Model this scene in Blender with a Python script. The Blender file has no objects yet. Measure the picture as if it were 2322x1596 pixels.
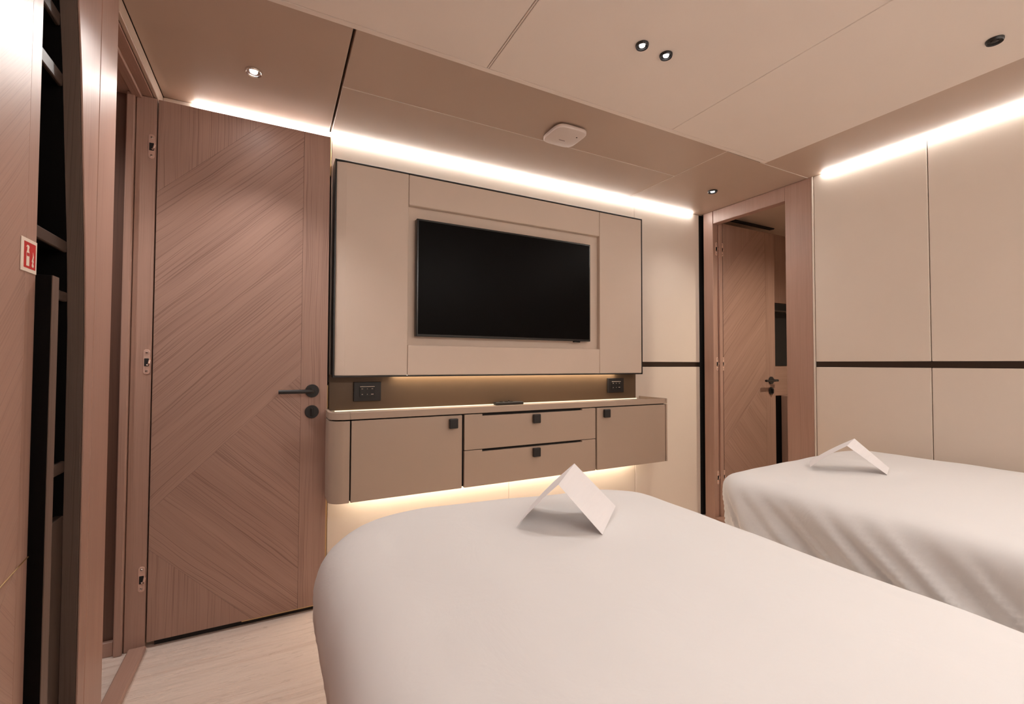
import bpy, bmesh, math, random
from mathutils import Vector, Matrix, noise

random.seed(7)
scene = bpy.context.scene
COL = scene.collection

# ---------------------------------------------------------------- camera
F_PX, W_PX, H_PX = 1028.13, 2322.0, 1596.0
YAW, PITCH, ROLL = math.radians(27.5325), math.radians(1.4562), math.radians(0.1793)
CAM_H = 1.05
fw = Vector((math.sin(YAW) * math.cos(PITCH), math.cos(YAW) * math.cos(PITCH), math.sin(PITCH)))
rt = Vector((math.cos(YAW), -math.sin(YAW), 0))
up = rt.cross(fw)
r2 = math.cos(ROLL) * rt + math.sin(ROLL) * up
u2 = -math.sin(ROLL) * rt + math.cos(ROLL) * up
cam_data = bpy.data.cameras.new('camera')
cam_data.sensor_fit = 'HORIZONTAL'
cam_data.sensor_width = 36.0
cam_data.lens = F_PX / W_PX * 36.0
cam_data.clip_start = 0.02
cam = bpy.data.objects.new('camera', cam_data)
COL.objects.link(cam)
m = Matrix.Identity(4)
for i in range(3):
    m[i][0], m[i][1], m[i][2] = r2[i], u2[i], -fw[i]
m[2][3] = CAM_H
cam.matrix_world = m
scene.camera = cam

# ---------------------------------------------------------------- world, exposure
world = bpy.data.worlds.new('world')
scene.world = world
world.use_nodes = True
world.node_tree.nodes['Background'].inputs[0].default_value = (0.9, 0.8, 0.7, 1)
world.node_tree.nodes['Background'].inputs[1].default_value = 0.02
scene.view_settings.view_transform = 'Standard'
scene.view_settings.look = 'None'
scene.view_settings.gamma = 1.0
scene.view_settings.use_curve_mapping = False
scene.view_settings.exposure = 0.58
scene.cycles.max_bounces = 10
scene.cycles.diffuse_bounces = 6
scene.cycles.glossy_bounces = 4
scene.cycles.sample_clamp_indirect = 6.0
scene.cycles.use_denoising = True

# light strengths (all tuned here)
LED_COVE = 34.0
LED_UNDER = 36.0
LED_SLOT = 14.0
DOWN_W = 13.0
LIGHT_COL = (1.0, 0.96, 0.92)
WARM_COL = (1.0, 0.81, 0.60)

# ---------------------------------------------------------------- dimensions
XL, XR = -0.41, 2.65          # left wall, right wall
YT, YB = 2.205, -0.95         # television wall, wall behind the camera
ZS, ZM = 2.10, 2.085          # soffit, main ceiling

# ---------------------------------------------------------------- material helpers
def new_mat(name):
    mt = bpy.data.materials.new(name)
    mt.use_nodes = True
    nt = mt.node_tree
    return mt, nt, nt.nodes['Principled BSDF']

def node(nt, kind, **inp):
    n = nt.nodes.new(kind)
    for k, v in inp.items():
        n.inputs[k].default_value = v
    return n

def rgb(r, g, b):
    def f(c):
        c /= 255.0
        return c / 12.92 if c <= 0.04045 else ((c + 0.055) / 1.055) ** 2.4
    return (f(r), f(g), f(b), 1)

def plain(name, col, rough=0.5, metal=0.0, coat=0.0, spec=0.5, mottle=0.0, bump=0.0, bscale=300.0):
    mt, nt, p = new_mat(name)
    p.inputs['Base Color'].default_value = col
    p.inputs['Roughness'].default_value = rough
    p.inputs['Metallic'].default_value = metal
    p.inputs['Coat Weight'].default_value = coat
    p.inputs['Specular IOR Level'].default_value = spec
    tc = nt.nodes.new('ShaderNodeTexCoord')
    if mottle:
        nz = node(nt, 'ShaderNodeTexNoise', Scale=5.0, Detail=4.0)
        nt.links.new(tc.outputs['Object'], nz.inputs['Vector'])
        mx = nt.nodes.new('ShaderNodeMix'); mx.data_type = 'RGBA'
        mx.inputs[6].default_value = tuple(c * (1 - mottle) for c in col[:3]) + (1,)
        mx.inputs[7].default_value = tuple(min(1, c * (1 + mottle)) for c in col[:3]) + (1,)
        nt.links.new(nz.outputs[0], mx.inputs[0])
        nt.links.new(mx.outputs[2], p.inputs['Base Color'])
    if bump:
        nb = node(nt, 'ShaderNodeTexNoise', Scale=bscale, Detail=2.0)
        nt.links.new(tc.outputs['Object'], nb.inputs['Vector'])
        bp = node(nt, 'ShaderNodeBump', Strength=bump, Distance=0.001)
        nt.links.new(nb.outputs[0], bp.inputs['Height'])
        nt.links.new(bp.outputs[0], p.inputs['Normal'])
    return mt

def wood(name, light, dark, rough=0.38, coat=0.25, spec=0.5, fine=330.0, lines=0.55, bump=0.25):
    """straight-grained veneer: u runs across the grain, v along it (metres)"""
    mt, nt, p = new_mat(name)
    uv = nt.nodes.new('ShaderNodeUVMap')
    oi = nt.nodes.new('ShaderNodeObjectInfo')
    mul = nt.nodes.new('ShaderNodeMath'); mul.operation = 'MULTIPLY'; mul.inputs[1].default_value = 37.0
    nt.links.new(oi.outputs['Random'], mul.inputs[0])
    wm = nt.nodes.new('ShaderNodeMapping'); wm.inputs['Scale'].default_value = (5.0, 2.2, 1)
    nt.links.new(uv.outputs[0], wm.inputs['Vector'])
    wn_ = node(nt, 'ShaderNodeTexNoise', Scale=1.0, Detail=2.0)
    nt.links.new(wm.outputs[0], wn_.inputs['Vector'])
    wsc = nt.nodes.new('ShaderNodeMath'); wsc.operation = 'MULTIPLY_ADD'; wsc.inputs[1].default_value = 0.03; wsc.inputs[2].default_value = -0.015
    nt.links.new(wn_.outputs[0], wsc.inputs[0])
    wcb = nt.nodes.new('ShaderNodeCombineXYZ'); nt.links.new(wsc.outputs[0], wcb.inputs[0])
    wav = nt.nodes.new('ShaderNodeVectorMath'); wav.operation = 'ADD'
    nt.links.new(uv.outputs[0], wav.inputs[0]); nt.links.new(wcb.outputs[0], wav.inputs[1])
    def streak(su, sv, detail, rough_):
        mp = nt.nodes.new('ShaderNodeMapping')
        mp.inputs['Scale'].default_value = (su, sv, 1)
        cb = nt.nodes.new('ShaderNodeCombineXYZ')
        nt.links.new(mul.outputs[0], cb.inputs[2])
        nt.links.new(wav.outputs[0], mp.inputs['Vector'])
        ad = nt.nodes.new('ShaderNodeVectorMath'); ad.operation = 'ADD'
        nt.links.new(mp.outputs[0], ad.inputs[0]); nt.links.new(cb.outputs[0], ad.inputs[1])
        nz = node(nt, 'ShaderNodeTexNoise', Scale=1.0, Detail=detail, Roughness=rough_)
        nt.links.new(ad.outputs[0], nz.inputs['Vector'])
        return nz
    broad = streak(14.0, 0.7, 4.0, 0.6)
    thin = streak(fine, 1.6, 3.0, 0.6)
    pore = streak(fine * 2.2, 5.0, 2.0, 0.5)
    r1 = nt.nodes.new('ShaderNodeValToRGB')
    r1.color_ramp.elements[0].position = 0.35; r1.color_ramp.elements[0].color = (0, 0, 0, 1)
    r1.color_ramp.elements[1].position = 0.46; r1.color_ramp.elements[1].color = (1, 1, 1, 1)
    nt.links.new(thin.outputs[0], r1.inputs[0])
    mx = nt.nodes.new('ShaderNodeMix'); mx.data_type = 'RGBA'
    mx.inputs[6].default_value = tuple(c * 0.5 + d * 0.5 for c, d in zip(light[:3], dark[:3])) + (1,)
    mx.inputs[7].default_value = light
    nt.links.new(broad.outputs[0], mx.inputs[0])
    inv = nt.nodes.new('ShaderNodeMath'); inv.operation = 'MULTIPLY_ADD'
    inv.inputs[1].default_value = -lines; inv.inputs[2].default_value = lines
    nt.links.new(r1.outputs[0], inv.inputs[0])
    mx2 = nt.nodes.new('ShaderNodeMix'); mx2.data_type = 'RGBA'
    mx2.inputs[7].default_value = dark
    nt.links.new(inv.outputs[0], mx2.inputs[0]); nt.links.new(mx.outputs[2], mx2.inputs[6])
    mx3 = nt.nodes.new('ShaderNodeMix'); mx3.data_type = 'RGBA'; mx3.blend_type = 'MULTIPLY'
    mx3.inputs[0].default_value = 0.22
    nt.links.new(mx2.outputs[2], mx3.inputs[6]); nt.links.new(pore.outputs[0], mx3.inputs[7])
    nt.links.new(mx3.outputs[2], p.inputs['Base Color'])
    p.inputs['Roughness'].default_value = rough
    p.inputs['Specular IOR Level'].default_value = spec
    p.inputs['Coat Weight'].default_value = coat
    p.inputs['Coat Roughness'].default_value = 0.36
    bp = node(nt, 'ShaderNodeBump', Strength=bump, Distance=0.0006)
    nt.links.new(thin.outputs[0], bp.inputs['Height'])
    nt.links.new(bp.outputs[0], p.inputs['Normal'])
    return mt

def glow(name, col, strength):
    mt = bpy.data.materials.new(name)
    mt.use_nodes = True
    nt = mt.node_tree
    nt.nodes.clear()
    e = node(nt, 'ShaderNodeEmission', Color=tuple(col) + (1,), Strength=strength)
    o = nt.nodes.new('ShaderNodeOutputMaterial')
    nt.links.new(e.outputs[0], o.inputs[0])
    return mt

def floor_mat():
    mt = wood('pale_oak_floor', rgb(240, 223, 211), rgb(200, 172, 156), rough=0.33, coat=0.3, fine=60.0, lines=0.35, bump=0.5)
    nt = mt.node_tree
    p = nt.nodes['Principled BSDF']
    tc = nt.nodes.new('ShaderNodeTexCoord')
    mp = nt.nodes.new('ShaderNodeMapping'); mp.inputs['Scale'].default_value = (9, 55, 1)
    nt.links.new(tc.outputs['Object'], mp.inputs['Vector'])
    nz = node(nt, 'ShaderNodeTexNoise', Scale=1.0, Detail=5.0, Roughness=0.65, Distortion=1.2)
    nt.links.new(mp.outputs[0], nz.inputs['Vector'])
    mp2 = nt.nodes.new('ShaderNodeMapping'); mp2.inputs['Scale'].default_value = (26, 240, 1)
    nt.links.new(tc.outputs['Object'], mp2.inputs['Vector'])
    nz2 = node(nt, 'ShaderNodeTexNoise', Scale=1.0, Detail=3.0, Distortion=0.8)
    nt.links.new(mp2.outputs[0], nz2.inputs['Vector'])
    bp0 = node(nt, 'ShaderNodeBump', Strength=0.6, Distance=0.0012)
    nt.links.new(nz2.outputs[0], bp0.inputs['Height'])
    bp = node(nt, 'ShaderNodeBump', Strength=0.7, Distance=0.004)
    nt.links.new(bp0.outputs[0], bp.inputs['Normal'])
    nt.links.new(nz.outputs[0], bp.inputs['Height'])
    nt.links.new(bp.outputs[0], p.inputs['Normal'])
    rr = nt.nodes.new('ShaderNodeMapRange')
    rr.inputs['To Min'].default_value = 0.12; rr.inputs['To Max'].default_value = 0.5
    nt.links.new(nz.outputs[0], rr.inputs['Value'])
    nt.links.new(rr.outputs[0], p.inputs['Roughness'])
    return mt

def cloth_mat():
    mt, nt, p = new_mat('white_bed_linen')
    p.inputs['Base Color'].default_value = (0.72, 0.712, 0.708, 1)
    p.inputs['Roughness'].default_value = 0.85
    p.inputs['Sheen Weight'].default_value = 0.15
    p.inputs['Specular IOR Level'].default_value = 0.2
    tc = nt.nodes.new('ShaderNodeTexCoord')
    nz = node(nt, 'ShaderNodeTexNoise', Scale=7.0, Detail=5.0, Roughness=0.55, Distortion=0.6)
    nt.links.new(tc.outputs['Object'], nz.inputs['Vector'])
    bp = node(nt, 'ShaderNodeBump', Strength=0.16, Distance=0.02)
    nt.links.new(nz.outputs[0], bp.inputs['Height'])
    nt.links.new(bp.outputs[0], p.inputs['Normal'])
    return mt

M = {}
M['wood'] = wood('rose_oak_veneer', rgb(184, 148, 132), rgb(108, 74, 62), rough=0.48, coat=0.12, lines=0.55)
M['wood_fine'] = wood('rose_oak_frame', rgb(186, 150, 134), rgb(142, 106, 92), lines=0.4, rough=0.42)
M['wood_grey'] = wood('grey_oak', rgb(118, 98, 87), rgb(78, 64, 56), lines=0.4, coat=0.0, rough=0.5, spec=0.25)
M['wood_dark'] = wood('dark_walnut_and_shade', rgb(15, 11, 10), rgb(9, 7, 6), lines=0.4, coat=0.0, rough=0.7, spec=0.08)  # dark wood, also paints the unlit depth of the shelf niche
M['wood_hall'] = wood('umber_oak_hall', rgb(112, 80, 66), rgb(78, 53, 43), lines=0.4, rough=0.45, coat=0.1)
M['rail'] = wood('umber_rail', rgb(72, 58, 50), rgb(50, 40, 34), lines=0.3, coat=0.0, spec=0.3, rough=0.4)
M['floor'] = floor_mat()
M['wall'] = plain('beige_wall_leather', rgb(221, 208, 195), rough=0.42, mottle=0.03, bump=0.06, bscale=420)
M['soffit'] = plain('taupe_soffit_leather', rgb(190, 168, 151), rough=0.36, mottle=0.03, bump=0.05)
M['ceil'] = plain('cream_ceiling_leather', rgb(240, 229, 219), rough=0.55, mottle=0.02)
M['panel'] = plain('beige_padded_leather', rgb(212, 195, 180), rough=0.5, mottle=0.03, bump=0.08)
M['cab'] = plain('taupe_lacquer', rgb(172, 152, 136), rough=0.4, mottle=0.02)
M['gap'] = plain('shadow_gap', (0.012, 0.009, 0.008, 1), rough=0.8)
M['black'] = plain('matt_black_metal', (0.012, 0.010, 0.010, 1), rough=0.38)
M['bronze'] = plain('dark_bronze_trim', rgb(62, 50, 42), rough=0.35, metal=0.5)
M['splash'] = plain('bronze_back_panel', rgb(98, 79, 60), rough=0.38, metal=0.2)
M['brass'] = plain('brushed_brass', rgb(196, 166, 122), rough=0.35, metal=0.9)
M['chrome'] = plain('polished_chrome', (0.75, 0.72, 0.70, 1), rough=0.12, metal=1.0)
M['steel'] = plain('warm_steel', rgb(226, 190, 174), rough=0.3, metal=0.4)
M['screen'] = plain('switched_off_screen', (0.004, 0.0032, 0.003, 1), rough=0.30, spec=0.04)
M['bezel'] = plain('glossy_black_plastic', (0.010, 0.009, 0.010, 1), rough=0.25)
M['white'] = plain('white_plastic', rgb(225, 212, 205), rough=0.4)
M['paper'] = plain('white_paper', (0.84, 0.82, 0.83, 1), rough=0.8)
M['print'] = plain('grey_print', rgb(120, 105, 100), rough=0.7)
M['red'] = plain('red_sign_print', rgb(190, 20, 24), rough=0.4)
M['signwhite'] = plain('cream_sign_print', rgb(240, 225, 210), rough=0.4)
M['grey_key'] = plain('grey_key_print', rgb(190, 175, 160), rough=0.5)
M['linen'] = cloth_mat()
M['led'] = glow('cove_led', LIGHT_COL, LED_COVE)
M['led_under'] = glow('under_cabinet_led', WARM_COL, LED_UNDER)
M['led_line'] = glow('tray_back_led', (1.0, 0.80, 0.52), 1.3)
M['led_slot'] = glow('slot_led', WARM_COL, LED_SLOT)
M['lamp'] = glow('downlight_lamp', (1.0, 0.95, 0.93), 160.0)
M['lamp_dim'] = glow('downlight_lamp_far', (1.0, 0.95, 0.93), 9.0)
M['reflector'] = plain('black_reflector', (0.03, 0.03, 0.03, 1), rough=0.15, metal=0.6)

# ---------------------------------------------------------------- object helpers
WLOC = {}

def link(name, me, parent, loc):
    o = bpy.data.objects.new(name, me)
    COL.objects.link(o)
    if parent is not None:
        o.parent = parent
        o.location = Vector(loc) - WLOC[parent.name]
    else:
        o.location = loc
    WLOC[o.name] = Vector(loc)
    return o

def empty(name, loc):
    return link(name, None, None, loc)

def tag(o, label=None, cat=None, group=None, kind=None):
    if label: o['label'] = label
    if cat: o['category'] = cat
    if group: o['group'] = group
    if kind: o['kind'] = kind
    return o

def set_uv(bm, grain, ang=None, axis=None, off=(0, 0, 0)):
    uvl = bm.loops.layers.uv.new('UVMap')
    for f in bm.faces:
        n = f.normal
        ax = max(range(3), key=lambda i: abs(n[i]))
        for lp in f.loops:
            c = lp.vert.co + Vector(off)
            if ang is not None:            # grain at an angle within the x-z (axis y) plane
                ca, sa = math.cos(ang), math.sin(ang)
                lp[uvl].uv = (-sa * c.x + ca * c.z + c.y, ca * c.x + sa * c.z)
                continue
            g = 'xyz'.index(grain)
            others = [i for i in range(3) if i != g]
            if ax == g:
                lp[uvl].uv = (c[others[0]], c[others[1]])
            else:
                k = [i for i in others if i != ax][0]
                lp[uvl].uv = (c[k] + 0.37 * c[ax], c[g])

def finish(name, bm, mat, parent, centre, smooth=False):
    me = bpy.data.meshes.new(name)
    bm.to_mesh(me); bm.free()
    me.materials.append(mat)
    if smooth:
        for p in me.polygons: p.use_smooth = True
    return link(name, me, parent, centre)

def box(name, x0, x1, y0, y1, z0, z1, mat, parent=None, bev=0.0015, grain='z', seg=1):
    c = Vector(((x0 + x1) / 2, (y0 + y1) / 2, (z0 + z1) / 2))
    bm = bmesh.new()
    bmesh.ops.create_cube(bm, size=1.0)
    bmesh.ops.scale(bm, vec=(x1 - x0, y1 - y0, z1 - z0), verts=bm.verts)
    if bev:
        b = min(bev, 0.45 * min(x1 - x0, y1 - y0, z1 - z0))
        bmesh.ops.bevel(bm, geom=list(bm.edges), offset=b, segments=seg, affect='EDGES', profile=0.5)
    bm.normal_update()
    set_uv(bm, grain, off=c)
    return finish(name, bm, mat, parent, c)

def prism(name, pts, axis, lo, hi, mat, parent=None, bev=0.0, grain='z', ang=None, seg=1, smooth=False):
    """polygon pts (two remaining axes, in x-y-z order) extruded along axis from lo to hi"""
    a = 'xyz'.index(axis)
    o2 = [i for i in range(3) if i != a]
    P = []
    for p in pts:
        v = [0, 0, 0]; v[o2[0]] = p[0]; v[o2[1]] = p[1]; v[a] = lo
        P.append(Vector(v))
    cc = [0, 0, 0]
    cc[o2[0]] = (min(p[0] for p in pts) + max(p[0] for p in pts)) / 2
    cc[o2[1]] = (min(p[1] for p in pts) + max(p[1] for p in pts)) / 2
    cc[a] = (lo + hi) / 2
    c = Vector(cc)
    bm = bmesh.new()
    vs = [bm.verts.new(p - c) for p in P]
    f = bm.faces.new(vs)
    r = bmesh.ops.extrude_face_region(bm, geom=[f])
    d = Vector((0, 0, 0)); d[a] = hi - lo
    bmesh.ops.translate(bm, vec=d, verts=[g for g in r['geom'] if isinstance(g, bmesh.types.BMVert)])
    bmesh.ops.recalc_face_normals(bm, faces=bm.faces)
    if bev:
        es = [e for e in bm.edges if len(e.link_faces) == 2 and e.calc_face_angle() > 0.6]
        bmesh.ops.bevel(bm, geom=es, offset=bev, segments=seg, affect='EDGES', profile=0.5)
    bm.normal_update()
    set_uv(bm, grain, ang=ang, off=c)
    o = finish(name, bm, mat, parent, c)
    if smooth:
        me = o.data
        for p in me.polygons: p.use_smooth = True
        md = o.modifiers.new('edges', 'EDGE_SPLIT'); md.split_angle = math.radians(35)
    return o

def lathe(name, prof, centre, mat, parent=None, axis='z', n=32, smooth=True):
    """prof: list of (radius, height) revolved around axis through centre"""
    bm = bmesh.new()
    rings = []
    for r, h in prof:
        ring = []
        for k in range(n):
            t = 2 * math.pi * k / n
            p = (r * math.cos(t), r * math.sin(t), h)
            if axis == 'y': p = (p[0], h, p[1])
            elif axis == 'x': p = (h, p[0], p[1])
            ring.append(bm.verts.new(p))
        rings.append(ring)
    for a, b in zip(rings, rings[1:]):
        for k in range(n):
            bm.faces.new((a[k], a[(k + 1) % n], b[(k + 1) % n], b[k]))
    bm.faces.new(rings[0]); bm.faces.new(rings[-1])
    bmesh.ops.remove_doubles(bm, verts=bm.verts, dist=1e-6)
    bmesh.ops.recalc_face_normals(bm, faces=bm.faces)
    set_uv(bm, 'z')
    o = finish(name, bm, mat, parent, centre, smooth)
    md = o.modifiers.new('edges', 'EDGE_SPLIT'); md.split_angle = math.radians(40)
    return o

def tube(name, pts, r, mat, parent=None, n=14, flat=1.0):
    """swept round bar through pts"""
    c = Vector(pts[0])
    bm = bmesh.new()
    rings = []
    P = [Vector(p) - c for p in pts]
    for i, p in enumerate(P):
        d = (P[min(i + 1, len(P) - 1)] - P[max(i - 1, 0)]).normalized()
        ref = Vector((0, 0, 1)) if abs(d.z) < 0.9 else Vector((1, 0, 0))
        s = d.cross(ref).normalized(); t = s.cross(d)
        rings.append([bm.verts.new(p + r * (math.cos(2 * math.pi * k / n) * s * flat + math.sin(2 * math.pi * k / n) * t)) for k in range(n)])
    for a, b in zip(rings, rings[1:]):
        for k in range(n):
            bm.faces.new((a[k], a[(k + 1) % n], b[(k + 1) % n], b[k]))
    bm.faces.new(rings[0]); bm.faces.new(rings[-1])
    bmesh.ops.recalc_face_normals(bm, faces=bm.faces)
    set_uv(bm, 'z')
    o = finish(name, bm, mat, parent, c, True)
    md = o.modifiers.new('edges', 'EDGE_SPLIT'); md.split_angle = math.radians(40)
    return o

def spot(parent, x, y, z, watts, cone=1.9, blend=0.8, size=0.02, col=(1.0, 0.955, 0.92), name='lamp_light'):
    ld = bpy.data.lights.new(name, 'SPOT')
    ld.energy = watts; ld.color = col; ld.spot_size = cone; ld.spot_blend = blend; ld.shadow_soft_size = size
    o = bpy.data.objects.new(name, ld)
    COL.objects.link(o)
    if parent is not None:
        o.parent = parent
        o.location = Vector((x, y, z)) - WLOC[parent.name]
    else:
        o.location = (x, y, z)
    return o

def rounded(x0, x1, y0, y1, radii, n=8):
    """rounded rectangle, radii for corners (x0,y0) (x1,y0) (x1,y1) (x0,y1)"""
    out = []
    for (cx, cy, sx, sy, a0), r in zip(((x0, y0, 1, 1, 180), (x1, y0, -1, 1, 270), (x1, y1, -1, -1, 0), (x0, y1, 1, -1, 90)), radii):
        if r <= 0:
            out.append((cx, cy)); continue
        for k in range(n + 1):
            t = math.radians(a0 + 90 * k / n)
            out.append((cx + sx * r + r * math.cos(t), cy + sy * r + r * math.sin(t)))
    return out

# ================================================================ SETTING
fl = box('floor', -1.7, 4.3, -1.0, 2.5, -0.04, 0.0, M['floor'], bev=0, grain='x')
tag(fl, 'pale oak floor with satin streaky grain', 'floor', kind='structure')

# ---- ceiling
cl = box('ceiling', -1.7, 4.3, -1.0, 2.5, 2.14, 2.18, M['gap'], bev=0)
tag(cl, 'low ceiling of cream and taupe panels', 'ceiling', kind='structure')
g = 0.0015
def cpanel(x0, x1, y0, y1, z, mat, name='ceiling_panel'):
    return box(name, x0 + g, x1 - g, y0 + g, y1 - g, z, 2.14, mat, cl, bev=0.002)
cpanel(-0.41, 0.2035, YB, 1.452, ZS, M['soffit'])                  # strip over the left aisle, hidden part
cl_left = cpanel(-0.41, 0.2035, 1.452, 2.215, ZS, M['soffit'])
cpanel(0.209, 1.962, 1.452, 1.805, ZS, M['soffit'])
cpanel(0.209, 1.962, 1.805, 2.215, ZS, M['soffit'])
cpanel(1.962, 2.66, 1.475, 2.215, ZS, M['soffit'])
cpanel(2.222, 2.66, YB, 1.475, ZS, M['soffit'])
# cream ceiling field, hanging a finger's width lower than the surround
def mpanel(x0, x1, y0, y1, name='ceiling_panel'):
    return box(name, x0, x1, y0, y1, ZM, 2.0995 if x0 < 0.2 and y1 < 1.452 else 2.135, M['ceil'], cl, bev=0.0015)
mpanel(-0.043, 2.2215, 1.4315, 1.4515, 'border_strip')
mpanel(-0.043, 0.6415, -0.2, 1.4293)
mpanel(0.6440, 0.6490, -0.2, 1.4293, 'joint_batten')
mpanel(0.6510, 1.5380, -0.2, 1.4293)
mpanel(1.5400, 2.2215, -0.2, 1.4293)
mpanel(-0.043, 2.2215, YB, -0.201)

for x0, x1, y0, y1 in ((0.2105, 1.9605, 1.8040, 1.8064), (1.9606, 1.9632, 1.4535, 2.185), (2.224, 2.645, 1.4738, 1.4762)):
    box('joint_strip', x0, x1, y0, y1, 2.0992, 2.12, M['ceil'], cl, bev=0)

# ---- television wall (far wall)
wf = box('wall_far', -0.62, 2.76, 2.216, 2.256, 0, 2.14, M['gap'], bev=0)
tag(wf, 'beige panelled wall behind the television', 'wall', kind='structure')
def fp(x0, x1, z0, z1, mat=None, name='wall_panel', y=YT):
    return box(name, x0, x1, y, 2.216, z0, z1, mat or M['wall'], wf, bev=0.0025)
fp(-0.41, 0.2045, 0, 2.099)
fp(0.2145, 2.0335, 0.96, 2.099)
fp(0.2145, 1.131, 0, 0.959)
fp(1.132, 2.0335, 0, 0.959)
fp(2.0365, 2.631, 1.063, 2.099)
fp(2.0365, 2.631, 0, 1.031)
fp(2.0365, 2.631, 1.032, 1.062, M['bronze'], 'trim_strip', 2.210)
fp(0.2055, 0.2135, 0, 0.95, M['brass'], 'edge_trim', 2.203)  # brass colour stands in for LED light along the panel edge
fp(0.2055, 0.2135, 1.905, 2.098, M['brass'], 'edge_trim', 2.203)  # same panel edge higher up, its lit look put into brass

# ---- right wall with doorway (y 1.605 .. 2.10)
wr = empty('wall_right', (XR, 0.5, 0))
tag(wr, 'beige panelled wall on the right with a dark waist strip', 'wall', kind='structure')
box('wall_core', XR + 0.011, XR + 0.10, YB, 1.46, 0, 2.14, M['gap'], wr, bev=0)
box('wall_core', XR + 0.011, XR + 0.10, 1.46, 2.216, 2.10, 2.14, M['gap'], wr, bev=0)
for y0, y1 in ((0.9505, 1.447), (0.36, 0.9475), (-0.24, 0.357), (YB, -0.243)):
    box('wall_panel', XR, XR + 0.011, y0, y1, 1.066, 2.099, M['wall'], wr, bev=0.0025)
    box('wall_panel', XR, XR + 0.011, y0, y1, 0, 1.036, M['wall'], wr, bev=0.0025)
box('trim_strip', XR + 0.005, XR + 0.011, YB, 1.447, 1.037, 1.065, M['bronze'], wr, bev=0.0008)

# ---- wall behind the camera
wn = box('wall_near', -0.62, 2.76, YB - 0.05, YB, 0, 2.14, M['wall'], bev=0)
tag(wn, 'beige wall behind the beds', 'wall', kind='structure')

# ---- left wall: stile, curved strip and header round the cabin door
wl = empty('wall_left', (XL, 0.5, 0))
tag(wl, 'oak clad wall on the left beside the open cabin door', 'wall', kind='structure')
box('wall_panel', XL - 0.03, XL, YB, 0.56, 0, 2.099, M['wood_fine'], wl)
curve = [(1.466, 0.0), (1.464, 0.25), (1.464, 0.49), (1.462, 0.70), (1.460, 0.86), (1.457, 1.07), (1.456, 1.13), (1.448, 1.233), (1.438, 1.338),
         (1.411, 1.542), (1.399, 1.642), (1.386, 1.74), (1.36, 1.878), (1.318, 2.04), (1.30, 2.10)]
prism('curved_panel', curve + [(1.506, 2.10), (1.506, 0.0)], 'x', XL - 0.004, XL, M['wood_fine'], wl, bev=0.001)
box('wall_panel', XL - 0.14, XL - 0.0045, 1.4875, 1.506, 0, 2.10, M['wood_grey'], wl)

# ================================================================ DOOR 1 (left, open into the room)
d1 = empty('door_1', (XL, 1.9, 0))
tag(d1, 'rose oak cabin door with chevron veneer swung open against the television wall', 'door', kind='structure')
box('frame_post', XL - 0.14, XL, 1.5085, 1.642, 0, 2.10, M['wood_fine'], d1, bev=0.002)
box('frame_header', XL - 0.012, XL + 0.001, 1.642, 2.204, 2.05, 2.099, M['soffit'], d1, bev=0.002)
box('frame_header', XL - 0.14, XL - 0.013, 1.642, 2.204, 2.047, 2.099, M['wood_fine'], d1, bev=0.002, grain='y')
box('door_stop', XL - 0.075, XL - 0.045, 1.642, 2.118, 2.035, 2.047, M['wood_fine'], d1, bev=0.002, grain='y')
# hinge-side jamb with its stop
box('hinge_jamb', XL - 0.062, XL, 2.118, 2.204, 0, 2.046, M['wood_fine'], d1, bev=0.002)
box('door_stop', XL - 0.088, XL - 0.064, 2.104, 2.204, 0, 2.046, M['wood_fine'], d1, bev=0.003)
box('threshold', XL - 0.046, XL + 0.007, 1.642, 2.108, 0, 0.018, M['wood_fine'], d1, bev=0.004, grain='y')
# leaf: core and inlaid veneers, each with its own grain
LX0, LX1, LZ0, LZ1, LY = -0.405, 0.200, 0.024, 2.042, 2.115
leaf = box('door_leaf', LX0, LX1, LY + 0.002, LY + 0.042, LZ0, LZ1, M['wood'], d1, bev=0.0015)
def veneer(pts, ang, y0, y1, parent):
    return prism('veneer', pts, 'y', y0, y1, M['wood'], parent, bev=0.0004, ang=math.radians(ang))
SX = 0.096
zt = 1.690; xt = LX0 + (LZ1 - zt)
zl = 0.50; zlr = zl + (SX - LX0)
zb = 0.36; xb = LX0 + (zb - LZ0)
e = 0.0004
veneer([(SX + e, LZ0), (LX1, LZ0), (LX1, LZ1), (SX + e, LZ1)], 90, LY, LY + 0.002, leaf)
veneer([(LX0, zt + e), (xt - e, LZ1), (LX0, LZ1)], 90, LY, LY + 0.002, leaf)
veneer([(LX0, zl + e), (SX - e, zlr + e), (SX - e, LZ1), (xt, LZ1), (LX0, zt - e)], 45, LY, LY + 0.002, leaf)
veneer([(LX0, zb + e), (xb + e, LZ0), (SX - e, LZ0), (SX - e, zlr - e), (LX0, zl - e)], -45, LY, LY + 0.002, leaf)
veneer([(LX0, LZ0), (xb - e, LZ0), (LX0, zb - e)], 90, LY, LY + 0.002, leaf)
box('bottom_seal', LX0 + 0.30, LX1, LY + 0.001, LY + 0.008, LZ0 - 0.004, LZ0, M['brass'], leaf, bev=0)
box('gap_shade_strip', LX0 + 0.02, LX1, LY + 0.016, LY + 0.022, 0.002, LZ0, M['gap'], leaf, bev=0)  # dark strip standing in for the shade in the gap under the leaf

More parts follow.
